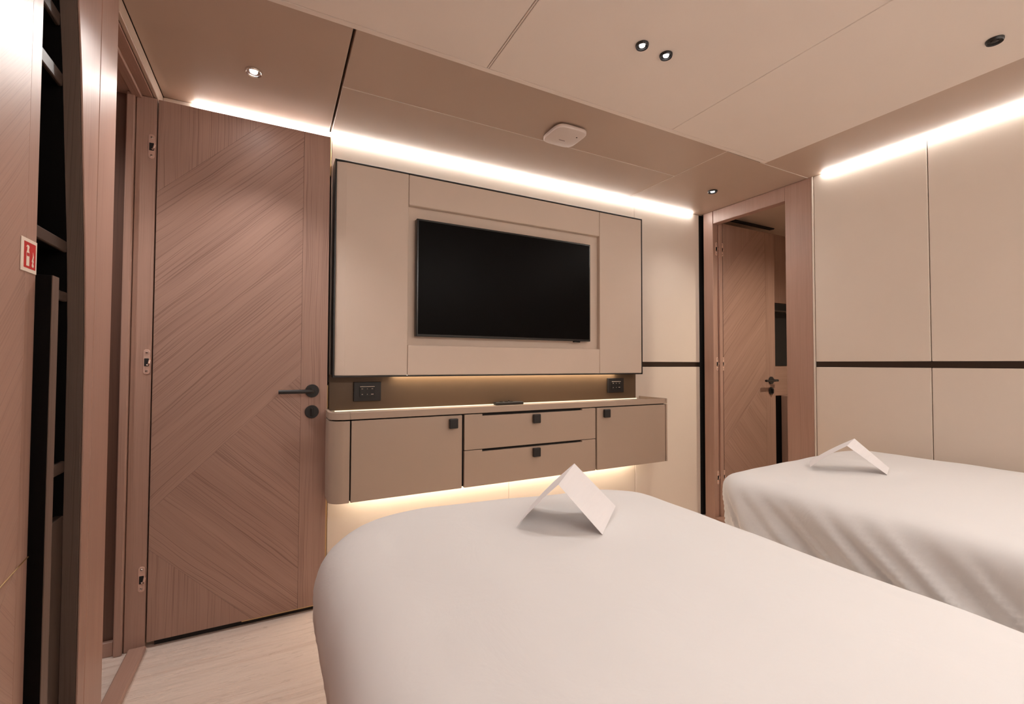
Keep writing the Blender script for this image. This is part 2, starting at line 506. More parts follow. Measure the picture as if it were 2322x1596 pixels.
def lever(parent, x, y, z, sgn, name='door_handle'):
    """rosette, neck and straight lever on a face at y, looking towards -y; lever runs along sgn*x"""
    h = lathe(name, [(0.0, 0.0), (0.0275, 0.0), (0.0275, -0.007), (0.0262, -0.009), (0.010, -0.009), (0.010, -0.030), (0.0, -0.030)], (x, y, z), M['black'], parent, axis='y')
    tube('lever', [(x, y - 0.028, z), (x + sgn * 0.004, y - 0.040, z), (x + sgn * 0.016, y - 0.046, z), (x + sgn * 0.05, y - 0.047, z), (x + sgn * 0.128, y - 0.047, z)], 0.0085, M['black'], parent)
    return h
def turn(parent, x, y, z):
    lathe('lock_rosette', [(0.0, 0.0), (0.0275, 0.0), (0.0275, -0.006), (0.0262, -0.008), (0.0, -0.008)], (x, y, z), M['black'], parent, axis='y')
    box('thumb_turn', x - 0.005, x + 0.005, y - 0.022, y - 0.008, z - 0.017, z + 0.017, M['black'], parent, bev=0.003, seg=2)
lever(leaf, 0.140, LY, 0.931, -1)
turn(leaf, 0.140, LY, 0.842)

def hinge(parent, x, y, z, ax):
    """concealed hinge let into a jamb: plate with two screw domes and a dark cup; ax is the plate's facing axis"""
    hh, hw = 0.046, 0.010
    if ax == 'y':
        p = prism('hinge', [(x + a, z + b) for a, b in rounded(-hw, hw, -hh, hh, (hw * .95,) * 4)], 'y', y - 0.002, y, M['steel'], parent, bev=0.0005)
        box('hinge_cup', x - 0.007, x + 0.007, y - 0.0032, y - 0.0005, z - 0.016, z + 0.013, M['gap'], p, bev=0.001)
        for dz in (-0.034, 0.034):
            lathe('screw', [(0.0, 0), (0.0045, 0), (0.003, -0.002), (0, -0.0026)], (x, y - 0.002, z + dz), M['chrome'], p, axis='y', n=12)
        tube('hinge_arm', [(x + 0.002, y - 0.004, z - 0.012), (x + 0.008, y - 0.006, z - 0.006), (x + 0.010, y - 0.004, z + 0.006)], 0.0035, M['steel'], p, n=8)
for hz in (0.255, 1.052, 1.86):
    hinge(d1, XL - 0.014, 2.118, hz, 'y')

# ================================================================ DOOR 2 (right wall, open into the next room)
d2 = empty('door_2', (XR, 1.85, 0))
tag(d2, 'oak door standing open into the next room through the right wall', 'door', kind='structure')
box('frame_post', XR - 0.004, XR + 0.11, 1.457, 1.606, 0, 2.099, M['wood_fine'], d2, bev=0.002)
box('frame_post', XR - 0.004, XR + 0.08, 2.1035, 2.180, 0, 2.099, M['wood_fine'], d2, bev=0.002)
box('frame_header', XR - 0.004, XR + 0.050, 1.606, 2.1005, 2.012, 2.099, M['wood_fine'], d2, bev=0.002)
box('edge_trim', XR - 0.006, XR + 0.010, 1.449, 1.456, 0, 2.099, M['wall'], d2, bev=0.001)
box('door_stop', XR + 0.045, XR + 0.075, 2.090, 2.103, 0, 2.02, M['wood_fine'], d2, bev=0.002)
box('threshold', XR - 0.004, XR + 0.10, 1.606, 2.103, 0, 0.016, M['wood_fine'], d2, bev=0.003, grain='y')
QX0, QX1, QZ0, QZ1, QY = 2.742, 3.318, 0.024, 2.028, 2.100
leaf2 = box('door_leaf', QX0, QX1, QY + 0.002, QY + 0.042, QZ0, QZ1, M['wood'], d2, bev=0.0015)
SX2 = QX1 - 0.11
q0 = 0.48; q0r = q0 + (SX2 - QX0); qt = 1.66; qxt = QX0 + (QZ1 - qt); qb = 0.34; qxb = QX0 + (qb - QZ0)
veneer([(SX2 + e, QZ0), (QX1, QZ0), (QX1, QZ1), (SX2 + e, QZ1)], 90, QY, QY + 0.002, leaf2)
veneer([(QX0, qt + e), (qxt - e, QZ1), (QX0, QZ1)], 90, QY, QY + 0.002, leaf2)
veneer([(QX0, q0 + 0.002), (SX2 - e, q0r + 0.002), (SX2 - e, QZ1), (qxt, QZ1), (QX0, qt - e)], 45, QY, QY + 0.002, leaf2)
veneer([(QX0, qb + e), (qxb + e, QZ0), (SX2 - e, QZ0), (SX2 - e, q0r - e), (QX0, q0 - e)], -45, QY, QY + 0.002, leaf2)
veneer([(QX0, QZ0), (qxb - e, QZ0), (QX0, qb - e)], 90, QY, QY + 0.002, leaf2)
lever(leaf2, 3.262, QY, 0.931, -1)
tube('lever', [(3.262, QY - 0.03, 0.931), (3.30, QY - 0.03, 0.931)], 0.0085, M['black'], leaf2)
turn(leaf2, 3.262, QY, 0.853)
for hz in (0.28, 1.052, 1.843):
    hinge(d2, XR + 0.030, 2.1035, hz, 'y')
    hinge(d2, XR + 0.084, 2.100, hz, 'y')

# ---- the next room seen through door 2
wx = box('wall_beyond', 2.76, 4.3, 2.262, 2.30, 0, 2.14, M['wood_fine'], bev=0)
tag(wx, 'oak wall of the next room behind the open door', 'wall', kind='structure')
box('wall_panel', 3.40, 4.1, 2.245, 2.262, 1.545, 2.10, M['wood'], wx)
box('wall_panel', 3.40, 4.1, 2.245, 2.262, 0.80, 1.035, M['wood_fine'], wx, grain='x')
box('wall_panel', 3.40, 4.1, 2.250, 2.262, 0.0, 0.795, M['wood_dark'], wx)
wy = box('wall_end', 4.1, 4.14, 0.6, 2.262, 0, 2.14, M['wall'], bev=0); tag(wy, 'beige end wall of the next room', 'wall', kind='structure')
wz = box('wall_side', 2.76, 4.14, 0.56, 0.60, 0, 2.14, M['wall'], bev=0); tag(wz, 'beige side wall of the next room', 'wall', kind='structure')
cx = box('ceiling_beyond', 2.762, 4.1, 0.6, 2.262, 2.10, 2.135, M['soffit'], bev=0)
tag(cx, 'taupe ceiling of the next room', 'ceiling', kind='structure')
av = empty('ceiling_slot', (3.13, 2.165, 2.10))  # dark slot with thin black bars under the next room's ceiling
tag(av, 'black slot air vent in the ceiling above the farther open door', 'vent')
box('slot', 2.86, 3.40, 2.145, 2.188, 2.094, 2.0995, M['gap'], av, bev=0.001)
for k in range(3):
    box('slot_bar', 2.862, 3.398, 2.150 + 0.012 * k, 2.155 + 0.012 * k, 2.090, 2.0945, M['black'], av, bev=0.0005)
dn = empty('display_niche', (3.75, 2.24, 1.04))
tag(dn, 'black glazed niche on the wall past the farther open door', 'niche')
box('back_panel', 3.42, 4.09, 2.240, 2.2445, 1.04, 1.54, M['gap'], dn, bev=0)
box('shelf_edge', 3.42, 4.09, 2.18, 2.2395, 1.462, 1.474, M['bronze'], dn, bev=0.001)
lt = box('low_cabinet', 3.615, 3.98, 2.08, 2.244, 0.0, 0.80, M['wood_fine'], bev=0.003)
tag(lt, 'low oak cabinet end just visible past the farther open door', 'cabinet')

# ---- the hallway seen through door 1
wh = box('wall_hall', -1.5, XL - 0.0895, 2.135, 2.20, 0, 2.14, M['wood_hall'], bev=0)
tag(wh, 'dark oak wall of the hallway', 'wall', kind='structure')
bb = prism('baseboard_hall', [(-1.5, 0), (XL - 0.090, 0), (XL - 0.090, 0.052), (-1.5, 0.052)], 'y', 2.118, 2.1345, M['wood_fine'], bev=0.002, grain='x')
tag(bb, 'low oak baseboard of the hallway', 'baseboard', kind='structure')
wo = box('wall_hall_end', -1.5, -1.46, 0.9, 2.134, 0, 2.14, M['wood_fine'], bev=0); tag(wo, 'oak end wall of the hallway', 'wall', kind='structure')
wp = box('wall_hall_side', -1.46, XL - 0.30, 0.90, 0.94, 0, 2.14, M['wood_fine'], bev=0); tag(wp, 'oak side wall of the hallway', 'wall', kind='structure')
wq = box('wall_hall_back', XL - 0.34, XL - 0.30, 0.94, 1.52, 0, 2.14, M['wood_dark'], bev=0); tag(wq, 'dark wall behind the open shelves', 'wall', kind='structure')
box('return_panel', XL - 0.299, XL - 0.141, 1.52, 1.54, 0, 2.10, M['wood_fine'], wl)
ch = box('ceiling_hall', -1.46, XL - 0.141, 0.94, 2.135, 2.085, 2.135, M['soffit'], bev=0)
tag(ch, 'taupe ceiling of the hallway', 'ceiling', kind='structure')

# ================================================================ LEFT SHELVES AND WARDROBE
wd = empty('wardrobe', (XL - 0.2, 0.87, 0))
tag(wd, 'tall oak wardrobe with chevron veneer door at the left edge', 'wardrobe')
box('side_panel', XL - 0.29, XL - 0.022, 1.168, 1.1865, 0, 2.099, M['wood_dark'], wd)
box('side_panel', XL - 0.29, XL - 0.022, 0.565, 0.583, 0, 2.099, M['wood_dark'], wd)
wdoor = box('door', XL - 0.021, XL - 0.002, 0.566, 1.1885, 0.004, 2.099, M['wood'], wd, bev=0.001)
def veneer_x(pts, angle, parent):
    # veneer on a face looking towards +x: pts in (y, z)
    o = prism('veneer', pts, 'x', XL - 0.002, XL, M['wood_fine'], parent, bev=0.0003)
    uvl = o.data.uv_layers[0]
    ca, sa = math.cos(math.radians(angle)), math.sin(math.radians(angle))
    for lp in o.data.loops:
        c = o.data.vertices[lp.vertex_index].co + WLOC[o.name]
        uvl.data[lp.index].uv = (-sa * c.y + ca * c.z, ca * c.y + sa * c.z)
    return o
veneer_x([(1.150, 0.004), (1.1885, 0.004), (1.1885, 2.099), (1.150, 2.099)], 90, wdoor)
veneer_x([(0.566, 0.10), (1.1495, 0.684), (1.1495, 2.099), (0.566, 2.099)], 50, wdoor)
veneer_x([(0.566, 0.004), (1.1495, 0.004), (1.1495, 0.682), (0.566, 0.098)], -45, wdoor)
tube('thin_wire', [(XL + 0.001, 1.02, 0.655), (XL + 0.001, 1.12, 0.672), (XL + 0.0015, 1.1875, 0.683)], 0.0011, M['brass'], wdoor, n=8)  # thin brass-coloured line running to the door's far edge

sh = empty('shelf_unit', (XL - 0.15, 1.33, 0))
tag(sh, 'open dark shelf unit between the wardrobe and the cabin door', 'shelves')
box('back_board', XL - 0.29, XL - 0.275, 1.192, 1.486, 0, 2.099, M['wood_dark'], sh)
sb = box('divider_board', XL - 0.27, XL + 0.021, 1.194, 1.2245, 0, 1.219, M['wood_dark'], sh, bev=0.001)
box('edge_band', XL + 0.0212, XL + 0.0225, 1.195, 1.224, 0, 1.219, M['wood_grey'], sb, bev=0)
prism('side_cheek', [(y - 0.001, z) for y, z in curve] + [(1.486, 2.10), (1.486, 0.0)], 'x', XL - 0.034, XL - 0.0045, M['wood_grey'], sh, bev=0.0005)
prism('shaded_cheek', [(y - 0.001, z) for y, z in curve] + [(1.486, 2.10), (1.486, 0.0)], 'x', XL - 0.27, XL - 0.0345, M['wood_dark'], sh, bev=0)  # deeper part of the grey cheek, niche shade put into near-black colour
for z0, z1 in ((0.790, 0.815), (1.196, 1.216), (1.312, 1.336), (1.685, 1.712), (1.812, 1.838)):
    ye = 1.452
    for (ya, za), (yb_, zb_) in zip(curve, curve[1:]):
        if za <= z1 <= zb_:
            ye = ya + (yb_ - ya) * (z1 - za) / (zb_ - za) - 0.0015
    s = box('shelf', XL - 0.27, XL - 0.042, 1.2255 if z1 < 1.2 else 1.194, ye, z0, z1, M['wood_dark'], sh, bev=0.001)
    box('front_rail', XL - 0.0415, XL - 0.033, 1.2255 if z1 < 1.2 else 1.194, ye, z0 - 0.003, z1, M['rail'], s, bev=0.002, grain='y')
box('lower_panel', XL - 0.05, XL - 0.033, 1.2255, 1.460, 0.0, 0.685, M['rail'], sh, bev=0.001)

# extinguisher sign on the wardrobe door
sg = empty('extinguisher_sign', (XL, 1.155, 1.24))
tag(sg, 'small red and white fire extinguisher sign on the wardrobe door', 'sign')
sx = XL + 0.0002
sy0, sy1, sz0, sz1 = 1.128, 1.1875, 1.2165, 1.278
pl = box('plate', sx, sx + 0.0012, sy0, sy1, sz0, sz1, M['signwhite'], sg, bev=0.0003)
box('red_field', sx + 0.0012, sx + 0.0015, sy0 + 0.0095, sy1 - 0.0055, sz0 + 0.007, sz1 - 0.0065, M['red'], sg, bev=0)
xx0, xx1 = sx + 0.0015, sx + 0.0018
yc = sy0 + 0.0235
prism('bottle_symbol', [(yc - .0055, 1.2275), (yc + .0055, 1.2275), (yc + .0055, 1.252), (yc + .003, 1.257), (yc + .004, 1.2635), (yc + .006, 1.261), (yc + .003, 1.2655), (yc - .003, 1.266), (yc - .0075, 1.2615), (yc - .003, 1.2625), (yc - .003, 1.257), (yc - .0055, 1.252)], 'x', xx0, xx1, M['signwhite'], sg)
box('bottle_band', xx1, xx1 + 0.0002, yc - .0045, yc + .0045, 1.2455, 1.2515, M['red'], sg, bev=0)
yd = sy0 + 0.0425
prism('flame_symbol', [(yd - .003, 1.2285), (yd + .0025, 1.227), (yd + .0045, 1.231), (yd + .0015, 1.235), (yd + .004, 1.2385), (yd + .002, 1.242), (yd + .0035, 1.248), (yd, 1.256), (yd + .0003, 1.248), (yd - .0018, 1.2425), (yd - .004, 1.2385), (yd - .0008, 1.236), (yd - .0035, 1.232)], 'x', xx0, xx1, M['signwhite'], sg)

# ================================================================ COVE LIGHTS
def cove(name, pts, axis, lo, hi, label):
    o = prism(name, pts, axis, lo, hi, M['led'], bev=0)
    tag(o, label, 'light strip', 'ceiling light strips')
    return o
cove('cove_light', [(2.191, 2.0992), (2.191, 2.0955), (2.196, 2.092), (2.2035, 2.092), (2.2035, 2.0992)], 'x', -0.305, 2.555, 'glowing white light strip above the television along the ceiling edge')
cove('cove_light', [(2.636, 2.0992), (2.636, 2.0955), (2.641, 2.092), (2.6485, 2.092), (2.6485, 2.0992)], 'y', -0.90, 1.395, 'glowing white light strip along the top of the right wall')

cove('cove_light', [(YB + 0.0015, 2.0842), (YB + 0.0015, 2.056), (YB + 0.020, 2.056), (YB + 0.034, 2.066), (YB + 0.034, 2.0842)], 'x', 0.0, 2.2, 'added unseen fill light strip along the top of the wall behind the beds')  # unseen strip, added to fill the room with light from behind

# ================================================================ DOWNLIGHTS
def downlight(x, y, z, r, label, rim, lampmat, watts, cone=2.0, tilt=0.0, tall=0.010, col=(1.0, 0.955, 0.92)):
    t = empty('downlight', (x, y, z))
    tag(t, label, 'downlight', 'small ceiling downlights')
    lathe('trim_ring', [(r * 0.74, -0.0005), (r, -0.0005), (r, -tall * 0.5), (r * 0.90, -tall), (r * 0.74, -tall * 0.7), (r * 0.74, -0.0005)], (x, y, z), rim, t, n=36)
    lathe('reflector', [(0.0, -0.0008), (r * 0.735, -0.0008), (r * 0.735, -tall * 0.55), (r * 0.45, -tall * 0.22), (0.0, -tall * 0.22)], (x, y, z), M['reflector'] if rim is not M['chrome'] else M['chrome'], t, n=32)
    lathe('lamp', [(0.0, -tall * 0.23), (r * 0.44, -tall * 0.23), (r * 0.40, -tall * 0.6), (0.0, -tall * 0.75)], (x, y, z), lampmat, t, n=24)
    if watts:
        sp = spot(t, x, y, z - tall - 0.004, watts, cone=cone, col=col)
        sp.rotation_euler.x = math.radians(tilt)
        if tilt: sp.data.spot_blend = 0.65
    return t
downlight(-0.085, 1.856, ZS, 0.028, 'lit chrome downlight in the ceiling in front of the open cabin door', M['chrome'], M['lamp'], DOWN_W * 1.35, cone=2.0, tilt=-17.0)
downlight(2.336, 1.855, ZS, 0.028, 'black ringed downlight in the ceiling corner before the farther door', M['black'], M['lamp_dim'], DOWN_W * 0.35)
downlight(1.039, 1.087, ZM, 0.021, 'black downlight over the bed, left of the close pair', M['black'], M['lamp_dim'], DOWN_W * 0.36)
downlight(1.144, 1.086, ZM, 0.021, 'black downlight over the bed, right of the close pair', M['black'], M['lamp_dim'], DOWN_W * 0.36)
downlight(2.015, 0.548, ZM, 0.022, 'lone black downlight in the cream ceiling near the right light strip', M['black'], M['reflector'], 0)
# unseen downlights added for fill over the bed heads, behind the camera
for x, y, w in ((0.45, -0.55, 'over the head end of the foreground bed'), (1.25, -0.55, 'over the head end of the gap between the beds'), (2.05, -0.55, 'over the head end of the bed by the right wall')):
    downlight(x, y, ZM, 0.021, 'added unseen fill downlight ' + w, M['black'], M['lamp_dim'], DOWN_W * 1.0)
downlight(-1.0, 1.75, 2.085, 0.028, 'chrome downlight in the hallway ceiling', M['chrome'], M['lamp_dim'], DOWN_W * 1.6, cone=2.6)
downlight(3.1, 1.25, 2.10, 0.028, 'chrome downlight in the ceiling of the next room', M['chrome'], M['lamp_dim'], DOWN_W * 3.2, cone=2.7, col=(1.0, 0.86, 0.68))

# ================================================================ ACCESS POINT
ap = empty('access_point', (1.150, 1.695, ZS))
tag(ap, 'white rounded square wireless access point on the ceiling', 'access point')
def squircle(cx_, cy_, hw_, n=48, p=4.5):
    out = []
    for k in range(n):
        t = 2 * math.pi * k / n
        c_, s_ = math.cos(t), math.sin(t)
        rr_ = 1.0 / (abs(c_) ** p + abs(s_) ** p) ** (1 / p)
        out.append((cx_ + hw_ * rr_ * c_, cy_ + hw_ * rr_ * s_))
    return out
prism('back_plate', squircle(1.150, 1.695, 0.070), 'z', 2.093, 2.0997, M['print'], ap)
prism('housing', squircle(1.150, 1.695, 0.081), 'z', 2.076, 2.093, M['white'], ap, bev=0.004, seg=3, smooth=True)
lathe('status_light', [(0, 0), (0.0035, 0), (0.0035, -0.0008), (0, -0.0008)], (1.197, 1.668, 2.0758), M['bezel'], ap, n=12)
box('logo', 1.136, 1.168, 1.7185, 1.7225, 2.0754, 2.0758, M['print'], ap, bev=0)

# ================================================================ TELEVISION PANEL
tp = empty('padded_surround', (1.12, 2.16, 0.986))
tag(tp, 'beige padded wall panel framed in black around the television', 'wall panel')
PX0, PX1, PZ0, PZ1, PY = 0.2215, 2.019, 0.9865, 1.9545, 2.120
# back box with black edge
box('back_box', PX0 - 0.0005, PX1 + 0.0005, 2.151, 2.2045, PZ0 + 0.012, PZ1, M['black'], tp, bev=0.001)
fr = 0.0065
box('frame_bar', PX0, PX1, PY - 0.001, 2.150, PZ1 - fr, PZ1, M['black'], tp, bev=0.0008)
box('frame_bar', PX0, PX1, PY - 0.001, 2.150, PZ0, PZ0 + fr, M['black'], tp, bev=0.0008)
box('frame_bar', PX0, PX0 + fr, PY - 0.001, 2.150, PZ0 + fr, PZ1 - fr, M['black'], tp, bev=0.0008)
box('frame_bar', PX1 - fr, PX1, PY - 0.001, 2.150, PZ0 + fr, PZ1 - fr, M['black'], tp, bev=0.0008)
a0, a1 = PX0 + fr + 0.0005, PX1 - fr - 0.0005
b0, b1 = PZ0 + fr + 0.0005, PZ1 - fr - 0.0005
IX0, IX1, IZ0, IZ1 = 0.5505, 1.686, 1.1355, 1.802
prism('padded_panel', [(a0, PY + 0.007), (a0 + 0.042, PY), (IX0 - 0.0008, PY), (IX0 - 0.0008, 2.150), (a0, 2.150)], 'z', b0, b1, M['panel'], tp, bev=0.002)
box('padded_panel', IX1 + 0.0008, a1, PY, 2.150, b0, b1, M['panel'], tp, bev=0.004, seg=2)
box('padded_panel', IX0 + 0.0008, IX1 - 0.0008, PY, 2.150, IZ1, b1, M['panel'], tp, bev=0.004, seg=2)
box('padded_panel', IX0 + 0.0008, IX1 - 0.0008, PY, 2.150, b0, IZ0, M['panel'], tp, bev=0.004, seg=2)
box('recess_back', IX0 - 0.02, IX1 + 0.02, 2.1465, 2.1505, IZ0 - 0.02, IZ1 + 0.02, M['panel'], tp, bev=0)
box('light_slot', 0.50, 1.86, 2.165, 2.194, 0.9915, 0.996, M['led_slot'], tp, bev=0)

tv = empty('television', (1.1, 2.12, 1.176))
tag(tv, 'switched off flat black television in the padded wall panel', 'television')
TX0, TX1, TZ0, TZ1 = 0.588, 1.612, 1.178, 1.741
box('housing', TX0, TX1, 2.112, 2.146, TZ0, TZ1, M['bezel'], tv, bev=0.003, seg=2)
box('screen', TX0 + 0.009, TX1 - 0.009, 2.1108, 2.1125, TZ0 + 0.011, TZ1 - 0.009, M['screen'], tv, bev=0)
box('sensor', 1.498, 1.542, 2.113, 2.128, TZ0 - 0.007, TZ0 + 0.0005, M['bezel'], tv, bev=0.002)

# ================================================================ BRONZE BACK PANEL + CONTROLS
bk = box('bronze_strip', 0.2155, 2.0325, 2.196, 2.2045, 0.835, 0.9970, M['splash'], bev=0.001)
tag(bk, 'dark bronze strip of panel between the television panel and the floating cabinet', 'panel')
def control(x0, x1, z0, z1, px0, px1, label):
    t = empty('control_panel', ((x0 + x1) / 2, 2.19, z0))
    tag(t, label, 'control panel', 'black control panels under the television')
    box('frame', x0, x1, 2.184, 2.1955, z0, z1, M['black'], t, bev=0.002, seg=2)
    kp = box('key_plate', px0, px1, 2.1815, 2.1838, z0 + 0.020, z1 - 0.018, M['bezel'], t, bev=0.0006)
    box('top_bar', px0 + 0.001, px1 - 0.001, 2.1806, 2.1815, z1 - 0.0225, z1 - 0.0195, M['grey_key'], kp, bev=0)
    w = px1 - px0; hgt = (z1 - z0) - 0.038
    for i in range(3):
        for j in range(2):
            kx = px0 + w * (0.17 + 0.33 * i); kz = z0 + 0.020 + hgt * (0.24 + 0.5 * j)
            s = (0.0034, 0.0018, 0.0034)[i] if j else (0.0026, 0.0016, 0.0056)[i]
            box('key_mark', kx - s, kx + s, 2.1807, 2.1815, kz - 0.0016, kz + 0.0016, M['grey_key'], kp, bev=0)
control(0.320, 0.443, 0.873, 0.962, 0.346, 0.414, 'black control panel at the left end of the bronze strip')
control(1.800, 1.925, 0.873, 0.962, 1.826, 1.898, 'black control panel at the right end of the bronze strip')

# ================================================================ FLOATING CABINET
fc = empty('floating_cabinet', (1.12, 2.08, 0.478))
tag(fc, 'long taupe wall-hung cabinet with two doors and two drawers under the television', 'cabinet')
CX0, CX1, CY, CZ0, CZ1 = 0.196, 2.060, 1.955, 0.480, 0.8155
R = 0.055
body = prism('body', rounded(CX0 + 0.016, CX1 - 0.008, CY + 0.016, 2.194, (R, 0.02, 0, 0)), 'z', CZ0 + 0.004, CZ1, M['gap'], fc)
# rounded left end, right end
def arc(cx_, cy_, r, a0_, a1_, n=10):
    return [(cx_ + r * math.cos(math.radians(a0_ + (a1_ - a0_) * k / n)), cy_ + r * math.sin(math.radians(a0_ + (a1_ - a0_) * k / n))) for k in range(n + 1)]
endL = [(CX0, 2.194)] + arc(CX0 + R, CY + R, R, 180, 270) + [(0.2735, CY), (0.2735, CY + 0.015)] + arc(CX0 + R, CY + R, R - 0.015, 270, 180) + [(CX0 + 0.015, 2.194)]
prism('rounded_end', endL, 'z', CZ0, CZ1 - 0.003, M['cab'], fc, smooth=True)
RR = 0.012
endR = [(2.0415, CY)] + arc(CX1 - RR, CY + RR, RR, 270, 360) + [(CX1, 2.194), (CX1 - 0.0075, 2.194), (CX1 - 0.0075, CY + 0.015), (2.0415, CY + 0.015)]
prism('rounded_end', endR, 'z', CZ0, CZ1 - 0.003, M['cab'], fc, smooth=True)
# fronts
def knob(parent, x, z):
    box('knob', x - 0.0205, x + 0.0205, CY - 0.020, CY - 0.004, z - 0.022, z + 0.022, M['black'], parent, bev=0.004, seg=3)
    lathe('knob_stem', [(0, 0), (0.007, 0), (0.007, -0.0045), (0, -0.0045)], (x, CY, z), M['black'], parent, axis='y', n=12)
ft = 0.015
dl = box('door', 0.2795, 0.7625, CY, CY + ft, CZ0, CZ1 - 0.003, M['cab'], fc, bev=0.0015); knob(dl, 0.717, 0.778)
dr = box('door', 1.5355, 2.0375, CY, CY + ft, CZ0, CZ1 - 0.003, M['cab'], fc, bev=0.0015); knob(dr, 1.594, 0.782)
def drawer(z0, z1):
    sl = 0.009
    pts = [(0.7745, z0), (1.5255, z0), (1.5255, z1), (1.437, z1), (1.437, z1 - sl), (0.864, z1 - sl), (0.864, z1), (0.7745, z1)]
    o = prism('drawer', pts, 'y', CY, CY + ft, M['cab'], fc, bev=0.0012)
    knob(o, 1.153, z1 - 0.036)
drawer(CZ0, 0.6475)
drawer(0.6505, CZ1 - 0.002)
# tray top with a raised lip
prism('top_board', rounded(CX0 + 0.002, CX1 - 0.001, CY + 0.001, 2.190, (R, RR, 0, 0)), 'z', 0.8185, 0.830, M['cab'], fc, bev=0.001)
lipL = [(CX0, 2.188)] + arc(CX0 + R, CY + R, R, 180, 270) + [(0.2735, CY), (0.2735, CY + 0.012)] + arc(CX0 + R, CY + R, R - 0.012, 270, 180) + [(CX0 + 0.012, 2.188)]
prism('tray_lip', lipL, 'z', 0.8180, 0.848, M['cab'], fc, bev=0.001, smooth=False)
box('tray_lip', 0.2760, 2.0395, CY, CY + 0.012, 0.8180, 0.847, M['cab'], fc, bev=0.0015)
lipR = [(2.0410, CY)] + arc(CX1 - RR, CY + RR, RR, 270, 360) + [(CX1, 2.188), (CX1 - 0.010, 2.188), (CX1 - 0.010, CY + 0.012), (2.0410, CY + 0.012)]
prism('tray_lip', lipR, 'z', 0.8180, 0.847, M['cab'], fc, bev=0.001)
box('light_strip', 0.30, 2.00, 2.158, 2.176, CZ0 - 0.004, CZ0 + 0.0035, M['led_under'], fc, bev=0)
box('light_line', 0.24, 2.035, 2.1905, 2.1945, 0.826, 0.8335, M['led_line'], fc, bev=0)

# remote control lying at the back of the tray
rc = empty('remote_control', (1.11, 2.165, 0.8305))
tag(rc, 'slim black remote control lying on the tray top of the floating cabinet', 'remote control')
box('case', 1.025, 1.192, 2.146, 2.180, 0.8305, 0.846, M['black'], rc, bev=0.005, seg=3)
for k in range(3):
    box('button', 1.055 + 0.03 * k, 1.071 + 0.03 * k, 2.155, 2.170, 0.8461, 0.8485, M['bezel'], rc, bev=0.0006)
box('nub', 1.106, 1.112, 2.158, 2.166, 0.8487, 0.853, M['bezel'], rc, bev=0.001)

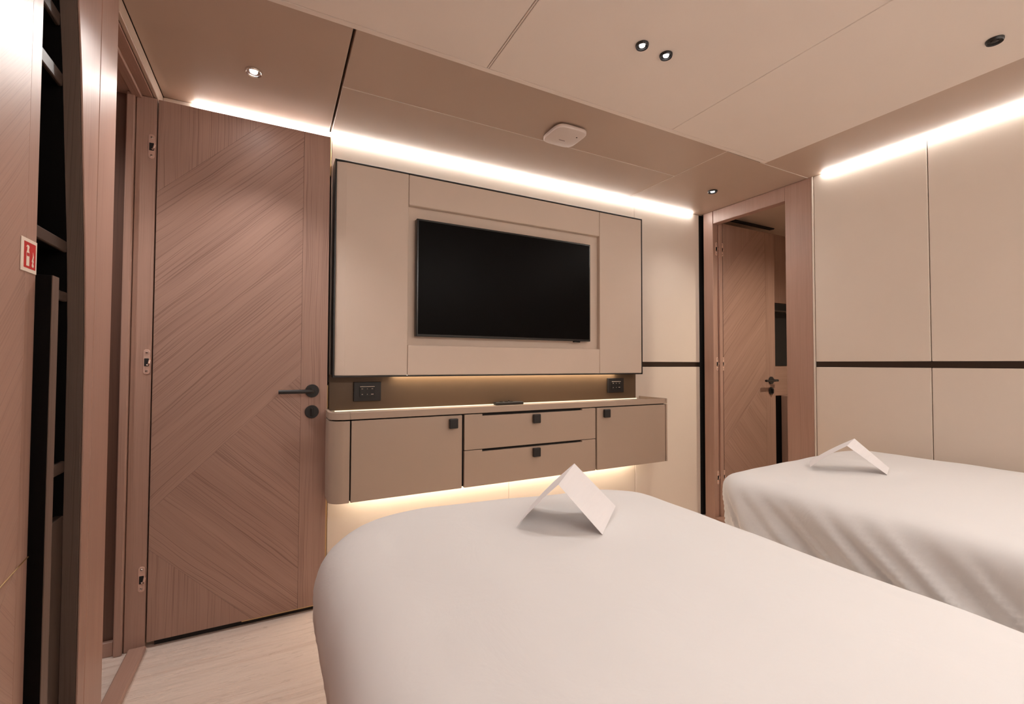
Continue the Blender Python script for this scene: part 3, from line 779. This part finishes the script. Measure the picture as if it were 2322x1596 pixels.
# ================================================================ BEDS
def bed(corners, radii, ztop, crown, prof, seed, amp, label, shear=3.0, fine=0.3):
    """duvet-covered bed. corners: outline (foot-left, foot-right, head-right, head-left) in plan, counter-clockwise from head-left order handled here"""
    cx_ = sum(c[0] for c in corners) / 4; cy_ = sum(c[1] for c in corners) / 4
    t = empty('bed', (cx_, cy_, 0))
    tag(t, label, 'bed')
    # rounded outline
    out = []
    n = len(corners)
    for i, (c, r) in enumerate(zip(corners, radii)):
        c = Vector(c + (0,)); pv = Vector(corners[i - 1] + (0,)); nx = Vector(corners[(i + 1) % n] + (0,))
        d0 = (pv - c).normalized(); d1 = (nx - c).normalized()
        half = d0.angle(d1) / 2
        tl = r / math.tan(half)
        o_ = c + (d0 + d1).normalized() * r / math.sin(half)
        v0 = c + d0 * tl - o_; v1 = c + d1 * tl - o_
        for k in range(13):
            out.append(o_ + v0.normalized().slerp(v1.normalized(), k / 12) * r)
    # resample evenly
    L = [0]
    for a, b in zip(out, out[1:] + out[:1]): L.append(L[-1] + (b - a).length)
    N = 640
    P = []
    j = 0
    for k in range(N):
        s = L[-1] * k / N
        while L[j + 1] < s: j += 1
        f = (s - L[j]) / max(1e-9, L[j + 1] - L[j])
        P.append(out[j].lerp(out[(j + 1) % len(out)], f))
    nor = []
    for k in range(N):
        tg = (P[(k + 3) % N] - P[k - 3]).normalized()
        nor.append(Vector((tg.y, -tg.x, 0)))
    if sum((P[k] - Vector((cx_, cy_, 0))).dot(nor[k]) for k in range(N)) < 0:
        nor = [-v for v in nor]
    ctr = Vector((cx_, cy_, 0))
    bm = bmesh.new()
    rings = []
    inset = -prof[0][0]
    NR = 22
    base = [P[k] - nor[k] * inset for k in range(N)]
    for q in range(1, NR + 1):
        f = q / NR
        ring = []
        for k in range(N):
            p = ctr + (base[k] - ctr) * f
            w = 0.004 * noise.noise(Vector((p.x * 3.1 + seed, p.y * 2.3, seed))) + 0.0015 * noise.noise(Vector((p.x * 11 + seed, p.y * 4, 3.3)))
            z = ztop + crown * (1 - f ** 3) + w
            ring.append(bm.verts.new((p.x - cx_, p.y - cy_, z)))
        rings.append(ring)
    # profile, resampled smoothly
    pr = []
    for (d0, z0), (d1, z1) in zip(prof, prof[1:]):
        m_ = max(1, int(math.hypot(d1 - d0, z1 - z0) / 0.012))
        for s in range(m_): pr.append((d0 + (d1 - d0) * s / m_, z0 + (z1 - z0) * s / m_))
    pr.append(prof[-1])
    for _ in range(6):
        pr = [pr[0]] + [((a[0] + 2 * b[0] + c[0]) / 4, (a[1] + 2 * b[1] + c[1]) / 4) for a, b, c in zip(pr, pr[1:], pr[2:])] + [pr[-1]]
    for d, z in pr[1:]:
        ring = []
        g_ = min(1.0, max(0.0, (ztop - z - 0.015) / 0.22))
        for k in range(N):
            s = L[-1] * k / N
            ph = s + (ztop - z) * (0.9 + 0.5 * math.sin(s * 1.3 + seed))
            w = 0.7 * noise.noise(Vector((ph * shear + seed, z * 1.6, seed))) - 0.25
            w += 0.55 * (0.35 - abs(noise.noise(Vector((ph * shear * 2.3, z * 2.0 + seed, 7.7 + seed)))) * 1.6)
            w += fine * (0.3 - abs(noise.noise(Vector((ph * shear * 6.0 + 5, z * 2.6, seed + 2)))) * 1.3)
            if nor[k].x > 0.5: w *= 0.15
            p = P[k] + nor[k] * (d + amp * g_ * w)
            ring.append(bm.verts.new((p.x - cx_, p.y - cy_, z + 0.004 * (1 - g_) * noise.noise(Vector((s * 6, seed, 0))))))
        rings.append(ring)
    cv = bm.verts.new((0, 0, ztop + crown))
    for k in range(N):
        bm.faces.new((cv, rings[0][k], rings[0][(k + 1) % N]))
    for a, b in zip(rings, rings[1:]):
        for k in range(N):
            bm.faces.new((a[k], b[k], b[(k + 1) % N], a[(k + 1) % N]))
    bmesh.ops.recalc_face_normals(bm, faces=bm.faces)
    set_uv(bm, 'y')
    finish('duvet', bm, M['linen'], t, (cx_, cy_, 0), True)
    xs = sorted(c[0] for c in corners); ys = sorted(c[1] for c in corners)
    ix0, ix1, iy0, iy1 = xs[1] + 0.10, xs[2] - 0.10, ys[1] + 0.08, ys[2] - 0.14
    prism('mattress', rounded(ix0, ix1, iy0, iy1, (0.05,) * 4), 'z', 0.30, ztop - 0.06, M['linen'], t, bev=0.02, seg=3)
    prism('base', rounded(ix0, ix1, iy0, iy1, (0.05,) * 4), 'z', 0.0, 0.295, M['panel'], t, bev=0.004)
    box('headboard', xs[0], xs[-1], YB + 0.002, ys[0] - 0.01 if ys[0] - 0.01 > YB + 0.03 else YB + 0.04, 0.0, 1.05, M['panel'], t, bev=0.01, seg=2)
    return t

bed_front = bed([(0.074, 1.400), (1.130, 1.262), (1.088, -0.88), (0.072, -0.88)], (0.30, 0.22, 0.17, 0.17), 0.646, 0.011,
    [(-0.16, 0.646), (-0.09, 0.641), (-0.045, 0.627), (-0.015, 0.60), (0.0, 0.55), (-0.006, 0.48), (-0.030, 0.40), (-0.045, 0.33), (-0.047, 0.02)], 1.7, 0.014,
    'large white covered bed in the foreground with a folded card on it', shear=3.0, fine=0.55)
bed_side = bed([(1.448, 1.195), (2.57, 1.27), (2.625, -0.88), (1.500, -0.88)], (0.13, 0.20, 0.12, 0.12), 0.648, 0.028,
    [(-0.10, 0.648), (-0.04, 0.636), (-0.006, 0.609), (0.0, 0.565), (-0.008, 0.47), (-0.03, 0.30), (-0.045, 0.12), (-0.05, 0.02)], 5.3, 0.068,
    'white covered bed beside the right wall with a folded card on it', shear=3.6, fine=0.5)

# ================================================================ FOLDED CARDS
def tent(name, Lf, Rf, Af, Lb, Rb, Ab, label, bow):
    c = (Vector(Lf) + Vector(Rb)) / 2; c.z = Lf[2]
    n = 10
    th = 0.0006
    def side(F0, B0, F1, B1, bowv):
        rows = []
        for i in range(n + 1):
            s = i / n
            rows.append([Vector(F0).lerp(Vector(F1), s) + Vector(bowv) * math.sin(math.pi * s), Vector(B0).lerp(Vector(B1), s) + Vector(bowv) * math.sin(math.pi * s)])
        return rows
    rows = side(Lf, Lb, Af, Ab, bow) + side(Af, Ab, Rf, Rb, (0, 0, 0))[1:]
    bm = bmesh.new()
    vs = [[bm.verts.new(p - c) for p in r] for r in rows]
    for a, b in zip(vs, vs[1:]):
        bm.faces.new((a[0], a[1], b[1], b[0]))
    bmesh.ops.recalc_face_normals(bm, faces=bm.faces)
    set_uv(bm, 'z')
    o = finish(name, bm, M['paper'], None, c)
    md = o.modifiers.new('thickness', 'SOLIDIFY'); md.thickness = th; md.offset = 0
    tag(o, label, 'card')
    return o
from mathutils.bvhtree import BVHTree
def bed_z(bed_obj, pts):
    du = [c for c in bed_obj.children if c.name.startswith('duvet')][0]
    o_ = WLOC[du.name]
    bv = BVHTree.FromPolygons([v.co + o_ for v in du.data.vertices], [tuple(p.vertices) for p in du.data.polygons])
    return max(bv.ray_cast(Vector((x, y, 2.0)), Vector((0, 0, -1)))[0].z for x, y in pts) + 0.0012
ZB = bed_z(bed_front, [(0.521, 0.975), (0.676, 0.842), (0.640, 1.107), (0.843, 0.992), (0.6, 0.9), (0.72, 1.02), (0.68, 0.97)])
tent('folded_card', (0.521, 0.975, ZB), (0.676, 0.842, ZB), (0.599, 0.909, ZB + 0.108), (0.640, 1.107, ZB), (0.843, 0.992, ZB), (0.724, 1.020, ZB + 0.124),
     'white folded card standing like a tent on the foreground bed', (-0.012, -0.010, 0.004))
ZC = bed_z(bed_side, [(1.762, 0.988), (1.881, 0.799), (1.870, 1.050), (2.010, 0.847), (1.82, 0.89), (1.92, 0.92), (1.88, 0.91)])
print('card base', ZB, ZC)
tent('folded_card', (1.762, 0.988, ZC), (1.881, 0.799, ZC), (1.822, 0.893, ZC + 0.089), (1.870, 1.050, ZC), (2.010, 0.847, ZC), (1.924, 0.918, ZC + 0.104),
     'white folded card standing on the bed beside the right wall', (-0.010, 0.0, 0.003))
